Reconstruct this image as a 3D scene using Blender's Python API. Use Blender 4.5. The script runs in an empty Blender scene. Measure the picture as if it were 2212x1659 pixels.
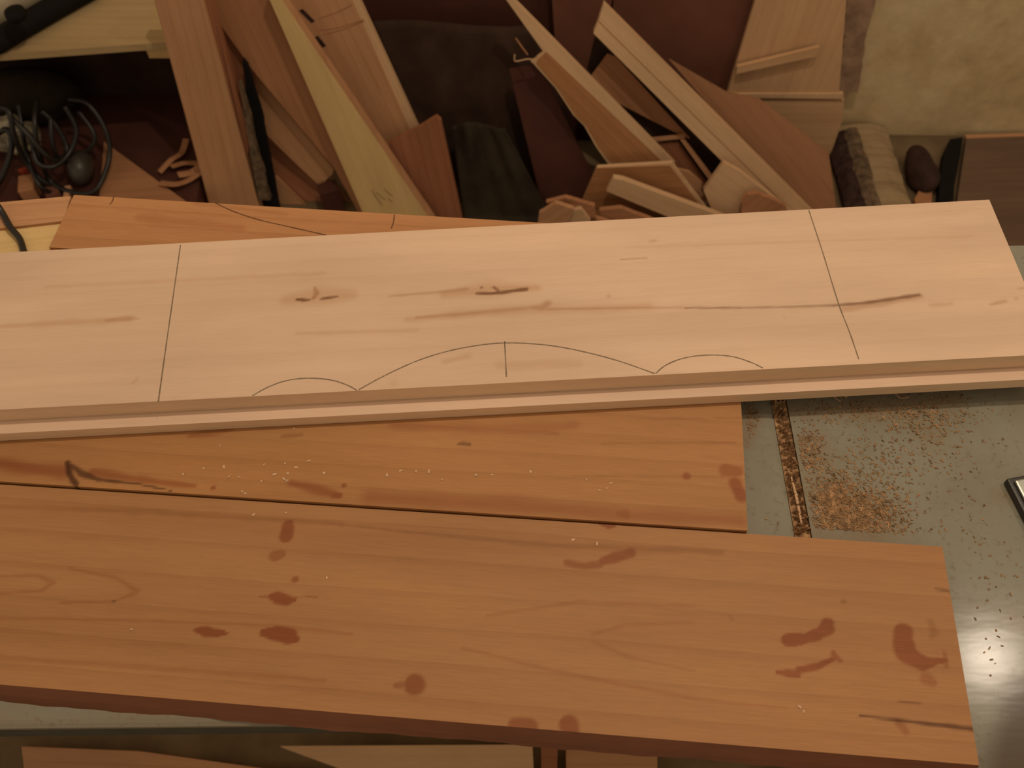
import bpy, math, random
import numpy as np
from mathutils import Vector, Matrix

# ------------------------------------------------------------------ camera
SC = bpy.context.scene
COL = SC.collection
FPX = 2000.0                      # focal length in pixels of a 2212 px wide frame
PITCH, ROLL = math.radians(58.2), math.radians(3.5)
TZ = 0.88                         # height of the saw table
CZ = TZ + 0.76                    # eye height of the standing photographer
D = Vector((0, math.cos(PITCH), -math.sin(PITCH)))
U0 = Vector((0, math.sin(PITCH), math.cos(PITCH)))
R0 = Vector((1, 0, 0))
UP = math.sin(ROLL) * R0 + math.cos(ROLL) * U0
RT = math.cos(ROLL) * R0 - math.sin(ROLL) * U0
CAM = Vector((0, 0, CZ))
cam_data = bpy.data.cameras.new('camera')
cam = bpy.data.objects.new('camera', cam_data)
COL.objects.link(cam)
cam.matrix_world = Matrix(((RT.x, UP.x, -D.x, CAM.x), (RT.y, UP.y, -D.y, CAM.y), (RT.z, UP.z, -D.z, CAM.z), (0, 0, 0, 1)))
cam_data.sensor_width = 36.0
cam_data.lens = 36.0 * FPX / 2212.0
cam_data.clip_start = 0.02
cam_data.dof.use_dof = True
cam_data.dof.focus_distance = 0.86
cam_data.dof.aperture_fstop = 8.0
SC.camera = cam

# ------------------------------------------------------------------ light
world = bpy.data.worlds.new('workshop_ambient')
SC.world = world
world.use_nodes = True
world.node_tree.nodes['Background'].inputs[0].default_value = (1.0, 0.80, 0.58, 1)
world.node_tree.nodes['Background'].inputs[1].default_value = 0.43
ld = bpy.data.lights.new('ceiling_bulb', 'POINT')
ld.energy = 40.0
ld.color = (1.0, 0.84, 0.66)
ld.shadow_soft_size = 0.03
lamp = bpy.data.objects.new('ceiling_bulb', ld)
lamp.location = (0.28, 0.80, TZ + 1.62)
COL.objects.link(lamp)
fd_ = bpy.data.lights.new('second_bulb', 'POINT')
fd_.energy = 14.0
fd_.color = (1.0, 0.84, 0.66)
fd_.shadow_soft_size = 0.03
room = bpy.data.objects.new('second_bulb', fd_)
room.location = (1.15, 0.58, TZ + 1.62)
COL.objects.link(room)
SC.view_settings.view_transform = 'Standard'
SC.view_settings.look = 'None'
SC.view_settings.exposure = 0.0
SC.view_settings.gamma = 1.0
SC.view_settings.use_curve_mapping = False

# ------------------------------------------------------------------ measuring helpers
def ray(x, y):
    return D + RT * ((x - 1106.0) / FPX) - UP * ((y - 829.5) / FPX)

def at(x, y, z):                  # point of a level surface at height z
    v = ray(x, y)
    return CAM + v * ((z - CZ) / v.z)

BG = 0.105                        # the back wall runs at an angle to the bench
def on(x, y, y0, s):              # point of a leaning surface  Y + BG*X = y0 + s*z
    v = ray(x, y)
    n = Vector((BG, 1.0, -s))
    return CAM + v * ((y0 - n.dot(CAM)) / n.dot(v))

def mm(px):                       # pixels to metres at bench distance
    return px / 2280.0

# ------------------------------------------------------------------ materials
def srgb(c):
    return tuple(((v / 255) / 12.92 if v <= 10 else (((v / 255) + 0.055) / 1.055) ** 2.4) for v in c)

class NT:
    def __init__(self, name, rough=0.6, spec=0.3):
        self.m = bpy.data.materials.new(name)
        self.m.use_nodes = True
        self.t = self.m.node_tree
        self.b = self.t.nodes['Principled BSDF']
        self.b.inputs['Roughness'].default_value = rough
        self.b.inputs['Specular IOR Level'].default_value = spec
    def n(self, kind, **kw):
        o = self.t.nodes.new(kind)
        for k, v in kw.items():
            setattr(o, k, v)
        return o
    def l(self, a, b):
        self.t.links.new(a, b)
    def coords(self, scale, rot=(0, 0, 0), loc=(0, 0, 0), src='Object'):
        tc = self.n('ShaderNodeTexCoord')
        mp = self.n('ShaderNodeMapping')
        mp.inputs['Scale'].default_value = scale
        mp.inputs['Rotation'].default_value = rot
        mp.inputs['Location'].default_value = loc
        self.l(tc.outputs[src], mp.inputs['Vector'])
        return mp.outputs[0]
    def noise(self, vec, scale, detail=4, rough=0.55, dist=0.0):
        o = self.n('ShaderNodeTexNoise')
        o.inputs['Scale'].default_value = scale
        o.inputs['Detail'].default_value = detail
        o.inputs['Roughness'].default_value = rough
        o.inputs['Distortion'].default_value = dist
        self.l(vec, o.inputs['Vector'])
        return o.outputs[0]
    def ramp(self, fac, stops):
        o = self.n('ShaderNodeValToRGB')
        e = o.color_ramp.elements
        while len(e) < len(stops):
            e.new(0.5)
        for i, (p, c) in enumerate(stops):
            e[i].position = p
            e[i].color = (c[0], c[1], c[2], 1) if hasattr(c, '__len__') else (c, c, c, 1)
        self.l(fac, o.inputs[0])
        return o.outputs[0]
    def mix(self, fac, a, b, mode='MIX'):
        o = self.n('ShaderNodeMix', data_type='RGBA', blend_type=mode)
        for sock, v in ((o.inputs[0], fac), (o.inputs[6], a), (o.inputs[7], b)):
            if hasattr(v, 'is_linked'):
                self.l(v, sock)
            elif hasattr(v, '__len__'):
                sock.default_value = (v[0], v[1], v[2], 1)
            else:
                sock.default_value = v
        return o.outputs[2]
    def bump(self, h, strength=0.2, dist=0.001):
        o = self.n('ShaderNodeBump')
        o.inputs['Strength'].default_value = strength
        o.inputs['Distance'].default_value = dist
        self.l(h, o.inputs['Height'])
        self.l(o.outputs[0], self.b.inputs['Normal'])
    def out(self, col):
        self.l(col, self.b.inputs['Base Color'])
        return self.m

def wood(name, light, dark, marks=None, ring=0.35, rough=0.62, seed=0.0, streak=70, ringscale=9.0, fine=0.25, spec=0.25):
    """plain sawn wood: long streaks, cut growth rings, fine pores; marks = colours of the painted spots"""
    w = NT(name, rough, spec)
    v1 = w.coords((2.2, streak, streak), loc=(seed, seed * 1.7, 0))
    n1 = w.noise(v1, 1.0, 5, 0.6, 0.3)
    v2 = w.coords((ringscale * 0.16, ringscale, ringscale), rot=(0.1, 0.05, 0.02), loc=(seed * 0.7, seed, 0.31))
    wv = w.n('ShaderNodeTexWave', wave_type='RINGS', rings_direction='X', wave_profile='SAW')
    wv.inputs['Scale'].default_value = 1.6
    wv.inputs['Distortion'].default_value = 2.2
    wv.inputs['Detail'].default_value = 2.0
    wv.inputs['Detail Scale'].default_value = 0.8
    w.l(v2, wv.inputs['Vector'])
    v3 = w.coords((40, 900, 900), loc=(seed, 0, 0))
    n3 = w.noise(v3, 1.0, 2, 0.6)
    v4 = w.coords((4, 14, 14), loc=(seed * 2, 3, 0))
    n4 = w.noise(v4, 1.0, 3, 0.5)
    base = w.ramp(n1, [(0.22, dark), (0.75, light)])
    ringc = w.ramp(wv.outputs[1], [(0.0, (1, 1, 1)), (0.75, (0.93, 0.90, 0.87)), (1.0, (0.70, 0.62, 0.55))])
    c = w.mix(ring, base, w.mix(1.0, base, ringc, 'MULTIPLY'))
    c = w.mix(fine, c, w.mix(1.0, c, w.ramp(n3, [(0.35, 0.72), (0.62, 1.08)]), 'MULTIPLY'))
    c = w.mix(0.6, c, w.mix(1.0, c, w.ramp(n4, [(0.3, 0.84), (0.7, 1.10)]), 'MULTIPLY'))
    if marks:
        a = w.n('ShaderNodeAttribute', attribute_name='marks')
        sep = w.n('ShaderNodeSeparateColor')
        w.l(a.outputs['Color'], sep.inputs[0])
        for ch, colr in enumerate(marks):
            nn = w.mix(1.0, c, colr, 'MULTIPLY')
            c = w.mix(sep.outputs[ch], c, nn)
    w.bump(n1, 0.12, 0.0008)
    return w.out(c)

def plain(name, c, rough=0.6, spec=0.3, metal=0.0, var=0.25, scale=30):
    w = NT(name, rough, spec)
    w.b.inputs['Metallic'].default_value = metal
    n = w.noise(w.coords((1, 1, 1)), scale, 4, 0.6)
    w.bump(n, 0.15, 0.001)
    return w.out(w.ramp(n, [(0.3, tuple(x * (1 - var) for x in c)), (0.7, tuple(min(1, x * (1 + var)) for x in c))]))

def saw_paint():
    w = NT('pale_green_table_paint', 0.16, 0.22)
    n = w.noise(w.coords((1, 1, 1)), 7, 6, 0.65)
    c = w.ramp(n, [(0.30, (0.192, 0.165, 0.108)), (0.5, (0.228, 0.208, 0.152)), (0.75, (0.246, 0.236, 0.185))])
    n2 = w.noise(w.coords((1, 1, 1)), 160, 3, 0.7)
    c = w.mix(w.ramp(n2, [(0.56, 0.0), (0.74, 0.55)]), c, (0.13, 0.085, 0.035))
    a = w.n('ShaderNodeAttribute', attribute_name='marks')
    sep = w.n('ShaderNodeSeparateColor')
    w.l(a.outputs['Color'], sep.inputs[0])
    c = w.mix(sep.outputs[0], c, (0.21, 0.125, 0.06))      # fine dust lying on the paint
    c = w.mix(sep.outputs[1], c, (0.085, 0.058, 0.036))     # soft dark shadow patch painted into the table colour
    n5 = w.noise(w.coords((25, 70, 25)), 1.0, 2, 0.5)
    w.bump(n5, 0.05, 0.0015)
    return w.out(c)

def plaster():
    w = NT('mottled_plaster', 0.9, 0.1)
    n = w.noise(w.coords((1, 1, 1)), 5, 8, 0.68)
    n2 = w.noise(w.coords((1, 1, 1)), 26, 6, 0.7)
    c = w.ramp(n, [(0.3, (0.46, 0.32, 0.16)), (0.5, (0.60, 0.44, 0.235)), (0.72, (0.66, 0.53, 0.31))])
    c = w.mix(0.5, c, w.mix(1.0, c, w.ramp(n2, [(0.3, 0.72), (0.7, 1.15)]), 'MULTIPLY'))
    w.bump(n2, 0.4, 0.004)
    return w.out(c)

MARKS_BROWN = [(0.62, 0.36, 0.26), (0.62, 0.52, 0.44), (0.22, 0.16, 0.12)]
MARKS_PALE = [(0.80, 0.66, 0.52), (0.62, 0.46, 0.34), (0.30, 0.20, 0.12)]
M = {}
M['pale'] = wood('pale_planed_pine', (0.68, 0.470, 0.320), (0.62, 0.415, 0.275), MARKS_PALE, ring=0.10, seed=1.3, streak=45, fine=0.12)
M['pale2'] = wood('pale_planed_pine_lower', (0.71, 0.49, 0.335), (0.64, 0.425, 0.28), None, ring=0.1, seed=4.1, streak=45, fine=0.12)
M['front'] = wood('orange_brown_stained_board', (0.412, 0.200, 0.078), (0.352, 0.160, 0.060), MARKS_BROWN, ring=0.34, seed=2.2, streak=34, ringscale=7)
M['mid'] = wood('red_brown_knotty_board', (0.430, 0.205, 0.072), (0.355, 0.156, 0.053), MARKS_BROWN, ring=0.30, seed=5.9, streak=36)
M['back'] = wood('orange_tan_board', (0.50, 0.24, 0.098), (0.43, 0.195, 0.078), MARKS_BROWN, ring=0.4, seed=7.7, streak=50)
M['tan'] = wood('tan_scrap', (0.56, 0.295, 0.145), (0.46, 0.23, 0.11), ring=0.4, seed=3.0, streak=40)
M['tan2'] = wood('brown_scrap', (0.46, 0.215, 0.10), (0.36, 0.16, 0.072), ring=0.5, seed=9.0, streak=40)
M['red'] = wood('reddish_scrap', (0.36, 0.145, 0.070), (0.26, 0.098, 0.045), ring=0.5, seed=11.0, streak=40)
M['yellow'] = wood('yellowish_pale_scrap', (0.70, 0.48, 0.21), (0.60, 0.39, 0.16), ring=0.25, seed=6.0, streak=40)
M['palesc'] = wood('pale_scrap', (0.66, 0.42, 0.23), (0.56, 0.34, 0.18), ring=0.2, seed=8.0, streak=40)
M['veneer'] = wood('dark_veneer', (0.44, 0.20, 0.080), (0.32, 0.14, 0.052), ring=0.5, seed=12.0, streak=50)
M['floorboard'] = wood('dull_brown_board', (0.18, 0.11, 0.070), (0.125, 0.074, 0.045), ring=0.4, seed=15.0, streak=30)
M['ply'] = wood('birch_ply', (0.64, 0.385, 0.20), (0.54, 0.31, 0.155), ring=0.3, seed=17.0, streak=30)
M['shelfply'] = wood('shelf_ply', (0.53, 0.375, 0.185), (0.44, 0.30, 0.145), ring=0.3, seed=18.0, streak=30)
M['tan3'] = wood('dull_brown_sheet', (0.37, 0.175, 0.083), (0.29, 0.13, 0.06), ring=0.3, seed=19.0, streak=30)
M['batten'] = plain('rough_brown_strip', (0.30, 0.185, 0.115), 0.9, 0.1, var=0.35, scale=25)  # brown tone of the slab put in for the shade strip beside the plywood
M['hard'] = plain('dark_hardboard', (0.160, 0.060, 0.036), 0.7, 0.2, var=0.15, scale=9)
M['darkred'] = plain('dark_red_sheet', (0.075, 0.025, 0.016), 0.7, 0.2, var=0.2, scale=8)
M['blackfill'] = plain('black_green_shade', (0.033, 0.023, 0.014), 0.9, 0.1, var=0.3, scale=14)  # near-black tone of the fillers that stand in for shade
M['blackbrown'] = plain('black_brown_shade', (0.042, 0.022, 0.014), 0.9, 0.1, var=0.3, scale=14)  # near-black brown for sheets that stand in for deep shade
M['palelift'] = wood('lightened_edge', (0.80, 0.565, 0.355), (0.70, 0.475, 0.285), ring=0.1, seed=1.9, streak=60)  # front edges lightened in colour to make up for missing light
M['waney_shade'] = wood('shaded_waney_edge', (0.205, 0.072, 0.030), (0.135, 0.044, 0.018), ring=0.3, seed=2.2, streak=30)  # waney front edge, its colour darkened for the shade on that side
M['bark'] = plain('grey_bark', (0.13, 0.085, 0.05), 0.95, 0.1, var=0.5, scale=60)
M['darkbark'] = plain('dark_bark', (0.045, 0.025, 0.02), 0.95, 0.1, var=0.5, scale=60)
M['log'] = wood('weathered_log', (0.42, 0.30, 0.165), (0.27, 0.175, 0.09), ring=0.6, seed=14.0, streak=25)
M['rubber'] = plain('black_rubber', (0.010, 0.008, 0.007), 0.8, 0.12, var=0.2)
M['cable'] = plain('dark_cable', (0.014, 0.010, 0.007), 0.4, 0.4, var=0.2)
M['greyplastic'] = plain('grey_plastic', (0.045, 0.035, 0.026), 0.4, 0.4, var=0.15)
M['casing'] = plain('worn_grey_casing', (0.36, 0.29, 0.19), 0.5, 0.4, var=0.2)
M['steel'] = plain('dull_steel', (0.40, 0.40, 0.34), 0.35, 0.5, metal=0.7, var=0.2)
M['darksteel'] = plain('dark_steel', (0.05, 0.045, 0.04), 0.45, 0.5, metal=0.6, var=0.3)
M['apron'] = plain('dark_green_apron', (0.06, 0.055, 0.035), 0.6, 0.3, var=0.2)
M['redbit'] = plain('red_plastic', (0.35, 0.05, 0.02), 0.5, 0.3)
M['graphite'] = plain('graphite_line', (0.21, 0.145, 0.09), 0.7, 0.2, var=0.3, scale=400)
M['graphite2'] = plain('graphite_on_brown', (0.14, 0.06, 0.026), 0.7, 0.2, var=0.3, scale=400)
M['dust'] = plain('sawdust', (0.29, 0.165, 0.080), 0.95, 0.05, var=0.6, scale=190)
M['chip'] = plain('light_wood_chip', (0.58, 0.37, 0.215), 0.8, 0.1, var=0.15, scale=90)
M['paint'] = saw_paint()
M['plaster'] = plaster()
M['floor'] = plain('dusty_concrete', (0.17, 0.115, 0.062), 0.95, 0.1, var=0.35, scale=7)
M['bag'] = plain('clear_crumpled_plastic', (0.26, 0.21, 0.13), 0.14, 0.8, var=0.6, scale=25)

# ------------------------------------------------------------------ object helpers
def tag(o, label=None, cat=None, group=None, kind=None):
    if label: o['label'] = label
    if cat: o['category'] = cat
    if group: o['group'] = group
    if kind: o['kind'] = kind
    return o

def link(name, verts, faces, mat, parent=None, mw=None, smooth=False):
    me = bpy.data.meshes.new(name)
    me.from_pydata([tuple(v) for v in verts], [], faces)
    me.validate()
    me.update()
    me.materials.append(mat)
    if smooth:
        me.shade_smooth()
    else:
        me.shade_flat()
    o = bpy.data.objects.new(name, me)
    COL.objects.link(o)
    if parent is not None:
        o.parent = parent
        if mw is not None:          # parents of parts are never scaled
            bpy.context.view_layer.update()
            o.matrix_world = mw
        return o
    if mw is not None:
        o.matrix_world = mw
    return o

def empty(name, loc=(0, 0, 0), rz=0.0):
    o = bpy.data.objects.new(name, None)
    o.location = loc
    o.rotation_euler = (0, 0, rz)
    o.empty_display_size = 0.05
    COL.objects.link(o)
    bpy.context.view_layer.update()
    return o

def box(x0, x1, y0, y1, z0, z1):
    v = [(x0, y0, z0), (x1, y0, z0), (x1, y1, z0), (x0, y1, z0), (x0, y0, z1), (x1, y0, z1), (x1, y1, z1), (x0, y1, z1)]
    f = [(0, 3, 2, 1), (4, 5, 6, 7), (0, 1, 5, 4), (1, 2, 6, 5), (2, 3, 7, 6), (3, 0, 4, 7)]
    return v, f

def bevel(o, w, seg=2):
    b = o.modifiers.new('soft_edge', 'BEVEL')
    b.width = w
    b.segments = seg
    b.limit_method = 'ANGLE'
    return o

def smoothline(pts, n=6):
    pts = [Vector(p) for p in pts]
    if len(pts) < 3:
        return pts
    out = []
    P = [pts[0]] + pts + [pts[-1]]
    for i in range(1, len(P) - 2):
        for k in range(n):
            t = k / n
            a, b, c, d = P[i - 1], P[i], P[i + 1], P[i + 2]
            out.append(0.5 * ((2 * b) + (c - a) * t + (2 * a - 5 * b + 4 * c - d) * t * t + (3 * b - a - 3 * c + d) * t ** 3))
    out.append(pts[-1])
    return out

def tube(pts, r, seg=8, flat=1.0):
    pts = [Vector(p) for p in pts]
    V, F = [], []
    prev = None
    for i, p in enumerate(pts):
        t = (pts[min(i + 1, len(pts) - 1)] - pts[max(i - 1, 0)]).normalized()
        ref = prev if prev is not None else (Vector((0, 0, 1)) if abs(t.z) < 0.9 else Vector((1, 0, 0)))
        a = (ref - t * ref.dot(t)).normalized()
        b = t.cross(a)
        prev = a
        rr = r[i] if hasattr(r, '__len__') else r
        for k in range(seg):
            an = 2 * math.pi * k / seg
            V.append(p + a * math.cos(an) * rr * flat + b * math.sin(an) * rr)
    for i in range(len(pts) - 1):
        for k in range(seg):
            F.append((i * seg + k, i * seg + (k + 1) % seg, (i + 1) * seg + (k + 1) % seg, (i + 1) * seg + k))
    F.append(tuple(range(seg - 1, -1, -1)))
    F.append(tuple((len(pts) - 1) * seg + k for k in range(seg)))
    return V, F

def lathe(profile, seg=24):
    V, F = [], []
    for r, z in profile:
        for k in range(seg):
            a = 2 * math.pi * k / seg
            V.append((r * math.cos(a), r * math.sin(a), z))
    for i in range(len(profile) - 1):
        for k in range(seg):
            F.append((i * seg + k, i * seg + (k + 1) % seg, (i + 1) * seg + (k + 1) % seg, (i + 1) * seg + k))
    F.append(tuple(range(seg - 1, -1, -1)))
    F.append(tuple((len(profile) - 1) * seg + k for k in range(seg)))
    return V, F

def paint(me, xs, ys, marks):
    """per-vertex amount of three kinds of spots; marks = (channel, amount, softness, [(x, y, radius), ...])"""
    col = np.zeros((len(xs), 4), np.float32)
    col[:, 3] = 1
    for ch, amt, soft, pl in marks:
        best = np.full(len(xs), -1e9)
        if len(pl) == 1:
            pl = pl + [(pl[0][0] + 1e-5, pl[0][1], pl[0][2])]
        for (x0, y0, r0), (x1, y1, r1) in zip(pl[:-1], pl[1:]):
            dx, dy = x1 - x0, y1 - y0
            t = np.clip(((xs - x0) * dx + (ys - y0) * dy) / max(dx * dx + dy * dy, 1e-12), 0, 1)
            k_ = 1.3 / max(r0, r1, 0.004)
            wob = 1 + 0.13 * np.sin(xs * k_ + ys * 0.4 * k_) + 0.10 * np.sin(ys * 1.7 * k_ - xs * 0.5 * k_)
            dist = np.hypot(xs - x0 - t * dx, (ys - y0 - t * dy))
            best = np.maximum(best, 1 - dist / ((r0 + (r1 - r0) * t) * wob))
        a = np.clip(best / soft, 0, 1)
        a = a * a * (3 - 2 * a) * amt
        col[:, ch] = np.maximum(col[:, ch], a)
    at_ = me.attributes.new('marks', 'FLOAT_COLOR', 'POINT')
    at_.data.foreach_set('color', col.ravel())

def plank(name, p_left, p_right, width, z0, t, mat, cell=0.0016, marks=(), flare=0.0, wane=0.0, parent=None, side_mat=None):
    """board lying level; p_left -> p_right is its front top edge seen from the bench user, the width goes away from him.
    local axes: x along, y across (0 at the front edge), z from the underside"""
    a, b = Vector(p_left[:2]), Vector(p_right[:2])
    L = (b - a).length
    ang = math.atan2(b.y - a.y, b.x - a.x)
    mw = Matrix.Translation((a.x, a.y, z0)) @ Matrix.Rotation(ang, 4, 'Z')
    nu, nv = max(2, int(L / cell)), max(2, int(width / cell))
    X, Y = np.meshgrid(np.linspace(0, L, nu + 1), np.linspace(0, width, nv + 1), indexing='ij')
    top = np.stack([X.ravel(), Y.ravel(), np.full(X.size, t)], 1)
    idx = np.arange(X.size).reshape(nu + 1, nv + 1)
    rng = np.random.default_rng(7)
    q = np.stack([idx[:-1, :-1], idx[1:, :-1], idx[1:, 1:], idx[:-1, 1:]], -1).reshape(-1, 4)
    per = list(idx[:, 0]) + list(idx[-1, 1:]) + list(idx[-2::-1, -1]) + list(idx[0, -2:0:-1])
    pv = top[per].copy()
    pv[:, 2] = 0
    fr = np.array([i for i in range(len(per)) if i <= nu])
    xs = pv[fr, 0]
    pv[fr, 1] -= flare + wane * (np.sin(xs * 31) + 0.6 * np.sin(xs * 77 + 1) + 0.4 * np.sin(xs * 211))
    n0 = len(top)
    V = np.concatenate([top, pv])
    k = np.arange(len(per))
    k2 = (k + 1) % len(per)
    per = np.array(per)
    side = np.stack([per[k], n0 + k, n0 + k2, per[k2]], 1)
    me = bpy.data.meshes.new(name)
    nq = len(q) + len(side)
    me.vertices.add(len(V)); me.vertices.foreach_set('co', V.ravel())
    loops = np.concatenate([q.ravel(), side.ravel(), n0 + k[::-1]])
    me.loops.add(len(loops)); me.loops.foreach_set('vertex_index', loops)
    me.polygons.add(nq + 1)
    me.polygons.foreach_set('loop_start', np.concatenate([np.arange(nq) * 4, [nq * 4]]))
    me.update(calc_edges=True)
    me.validate()
    me.shade_flat()
    inv = mw.inverted()
    conv = []
    for ch, amt, soft, pl in marks:
        c = []
        for (px, py, r) in pl:
            w = inv @ at(px, py, z0 + t)
            c.append((w.x, w.y, mm(r)))
        conv.append((ch, amt, soft, c))
    paint(me, V[:, 0], V[:, 1], conv)
    me.materials.append(mat)
    if side_mat:
        me.materials.append(side_mat)
        mi = np.zeros(nq + 1, np.int32)
        mi[len(q):len(q) + nu] = 1
        me.polygons.foreach_set('material_index', mi)
    o = bpy.data.objects.new(name, me)
    COL.objects.link(o)
    o.matrix_world = mw
    bpy.context.view_layer.update()
    return o

def pencil(parent, pts, z, mat, w=0.0011, name='pencil_line'):
    """thin graphite ribbon lying on a board"""
    P = smoothline([at(x, y, z) for x, y in pts], 6)
    V, F = [], []
    random.seed(len(pts) * 13 + int(pts[0][0]))
    for i, p in enumerate(P):
        t = (P[min(i + 1, len(P) - 1)] - P[max(i - 1, 0)])
        n = Vector((-t.y, t.x, 0)).normalized() * (w * 0.5 * random.uniform(0.75, 1.2))
        V += [p + n, p - n, p + n + Vector((0, 0, 0.00016)), p - n + Vector((0, 0, 0.00016))]
    for i in range(len(P) - 1):
        a, b = 4 * i, 4 * i + 4
        F += [(a + 2, a + 3, b + 3, b + 2), (a, a + 2, b + 2, b), (a + 3, a + 1, b + 1, b + 3)]
    inv = parent.matrix_world.inverted()
    return link(name, [inv @ v for v in V], F, mat, parent)

def slab(name, px, plane, t, mat, label=None, cat=None, group=None, ext=(), parent=None, proud=0.0, grain=(0, 1), wob=0.0, bev=0.0):
    """flat piece of board or sheet standing in a leaning plane; px = outline of its face, t = real thickness (goes back);
    ext = [(a, b)] prolongs the side a->b until b stands on the floor"""
    y0, s = plane
    n = Vector((-BG, -1.0, s)).normalized()
    P = [on(x, y, y0, s) + n * proud for x, y in px]
    for a, b in ext:
        dv = P[b] - P[a]
        if abs(dv.z) > 1e-6:
            k = (0.0015 + (0 if s >= 0 else 0) - P[a].z) / dv.z
            P[b] = P[a] + dv * k
    ex = (P[grain[1]] - P[grain[0]]).normalized()
    ey = n.cross(ex).normalized()
    org = sum(P, Vector()) / len(P)
    mw = Matrix(((ex.x, ey.x, n.x, org.x), (ex.y, ey.y, n.y, org.y), (ex.z, ey.z, n.z, org.z), (0, 0, 0, 1)))
    inv = mw.inverted()
    Q = [inv @ p for p in P]
    if wob > 0:
        random.seed(len(px) + int(px[0][0]))
        R = []
        for i in range(len(Q)):
            a, b = Q[i], Q[(i + 1) % len(Q)]
            k = max(1, int((b - a).length / 0.012))
            for j in range(k):
                q = a.lerp(b, j / k)
                if j:
                    q = q + Vector((random.uniform(-wob, wob), random.uniform(-wob, wob), 0))
                R.append(q)
        Q = R
    area = sum(Q[i].x * Q[(i + 1) % len(Q)].y - Q[(i + 1) % len(Q)].x * Q[i].y for i in range(len(Q)))
    if area < 0:
        Q.reverse()
    m = len(Q)
    V = [(q.x, q.y, 0) for q in Q] + [(q.x, q.y, -t) for q in Q]
    F = [tuple(range(m)), tuple(range(2 * m - 1, m - 1, -1))]
    F += [(i, m + i, m + (i + 1) % m, (i + 1) % m) for i in range(m)]
    if parent is not None:
        bpy.context.view_layer.update()
        W = parent.matrix_world.inverted() @ mw
        V = [W @ Vector(v) for v in V]
        o = link(name, V, F, mat, parent)
    else:
        o = link(name, V, F, mat, None, mw)
    if bev:
        bevel(o, bev, 2)
    bpy.context.view_layer.update()
    return tag(o, label, cat, group)

# ================================================================== THE SETTING
def wpt(x, y0):                      # point of the back-wall direction
    return Vector((x, y0 - BG * x, 0))
WY = 1.77
a, b = wpt(-2.2, WY), wpt(2.4, WY)
V = [a, b, b + Vector((0, 0.12, 0)), a + Vector((0, 0.12, 0))]
V = [Vector((v.x, v.y, 0)) for v in V] + [Vector((v.x, v.y, 2.6)) for v in V]
o = link('wall_back', V, [(0, 3, 2, 1), (4, 5, 6, 7), (0, 1, 5, 4), (1, 2, 6, 5), (2, 3, 7, 6), (3, 0, 4, 7)], M['plaster'])
tag(o, 'mottled beige plaster wall behind the leaning scrap', kind='structure')
v, f = box(-2.2, 2.4, -1.2, 2.2, -0.1, 0.0)
tag(link('floor', v, f, M['floor']), 'dusty dark concrete floor', kind='structure')

# ================================================================== SAW TABLE
TA = math.radians(-2.7)
TO = Vector((0.2400, 0.36, 0))
saw = empty('saw_table', (TO.x, TO.y, 0), TA)
tag(saw, 'pale green painted metal saw table strewn with sawdust', 'saw table')
TM = Matrix.Translation(TO) @ Matrix.Rotation(TA, 4, 'Z')
TI = TM.inverted()

def table_top(name, x0, x1, y0, y1, t, marks, cell=0.003, lip=0.0):
    nu, nv = int((x1 - x0) / cell), int((y1 - y0) / cell)
    X, Y = np.meshgrid(np.linspace(x0, x1, nu + 1), np.linspace(y0, y1, nv + 1), indexing='ij')
    Zt = np.full(X.shape, TZ)
    if lip > 0:                     # edge towards the slot is rolled over
        Zt = Zt - 0.0022 * np.clip((X - (x1 - lip)) / lip, 0, 1) ** 2
    Zt = Zt - 0.004 * np.clip(((y0 + 0.008) - Y) / 0.008, 0, 1) ** 2
    top = np.stack([X.ravel(), Y.ravel(), Zt.ravel()], 1)
    idx = np.arange(X.size).reshape(nu + 1, nv + 1)
    q = np.stack([idx[:-1, :-1], idx[1:, :-1], idx[1:, 1:], idx[:-1, 1:]], -1).reshape(-1, 4)
    per = list(idx[:, 0]) + list(idx[-1, 1:]) + list(idx[-2::-1, -1]) + list(idx[0, -2:0:-1])
    pv = top[per].copy(); pv[:, 2] = TZ - t
    n0 = len(top)
    F = [tuple(r) for r in q] + [(per[i], n0 + i, n0 + (i + 1) % len(per), per[(i + 1) % len(per)]) for i in range(len(per))]
    F.append(tuple(n0 + i for i in range(len(per) - 1, -1, -1)))
    VV = np.concatenate([top, pv])
    ob = link(name, VV.tolist(), F, M['paint'], saw)
    conv = []
    for ch, amt, soft, pl in marks:
        c = []
        for (px, py, r) in pl:
            w = TI @ at(px, py, TZ)
            c.append((w.x, w.y, mm(r)))
        conv.append((ch, amt, soft, c))
    me = ob.data
    co = np.zeros(len(me.vertices) * 3); me.vertices.foreach_get('co', co); co = co.reshape(-1, 3)
    paint(me, co[:, 0], co[:, 1], conv)
    return ob

dust_shadow_marks = [(0, 0.55, 1.0, [(1800, 1070, 70), (1870, 1120, 110)]), (0, 0.35, 1.0, [(1760, 960, 60), (1770, 1160, 90)]),
             (0, 0.45, 1.0, [(1700, 890, 40), (1960, 880, 50), (2060, 860, 40)]), (0, 0.3, 1.0, [(2010, 940, 60)]),
             (0, 0.35, 1.0, [(2170, 1075, 34)]), (0, 0.25, 1.0, [(2190, 1340, 60)]),
             (1, 0.92, 0.55, [(2260, 1560, 105), (2270, 1680, 150)])]  # soft shadow at the near right corner, painted in as a mark
table_top('main_top', 0.0145, 0.95, -0.36, 0.256, 0.030, dust_shadow_marks)
table_top('extension_wing', -1.25, 0.0, -0.213, 0.256, 0.009, [(0, 0.35, 1.0, [(0, 1560, 60), (400, 1570, 60), (800, 1580, 60)]), (0, 0.5, 1.0, [(1625, 900, 40), (1610, 960, 30)])], lip=0.010)
v, f = box(-1.25, 0.94, -0.02, 0.25, TZ - 0.16, TZ - 0.0305)
link('body_box', v, f, M['apron'], saw)
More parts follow.
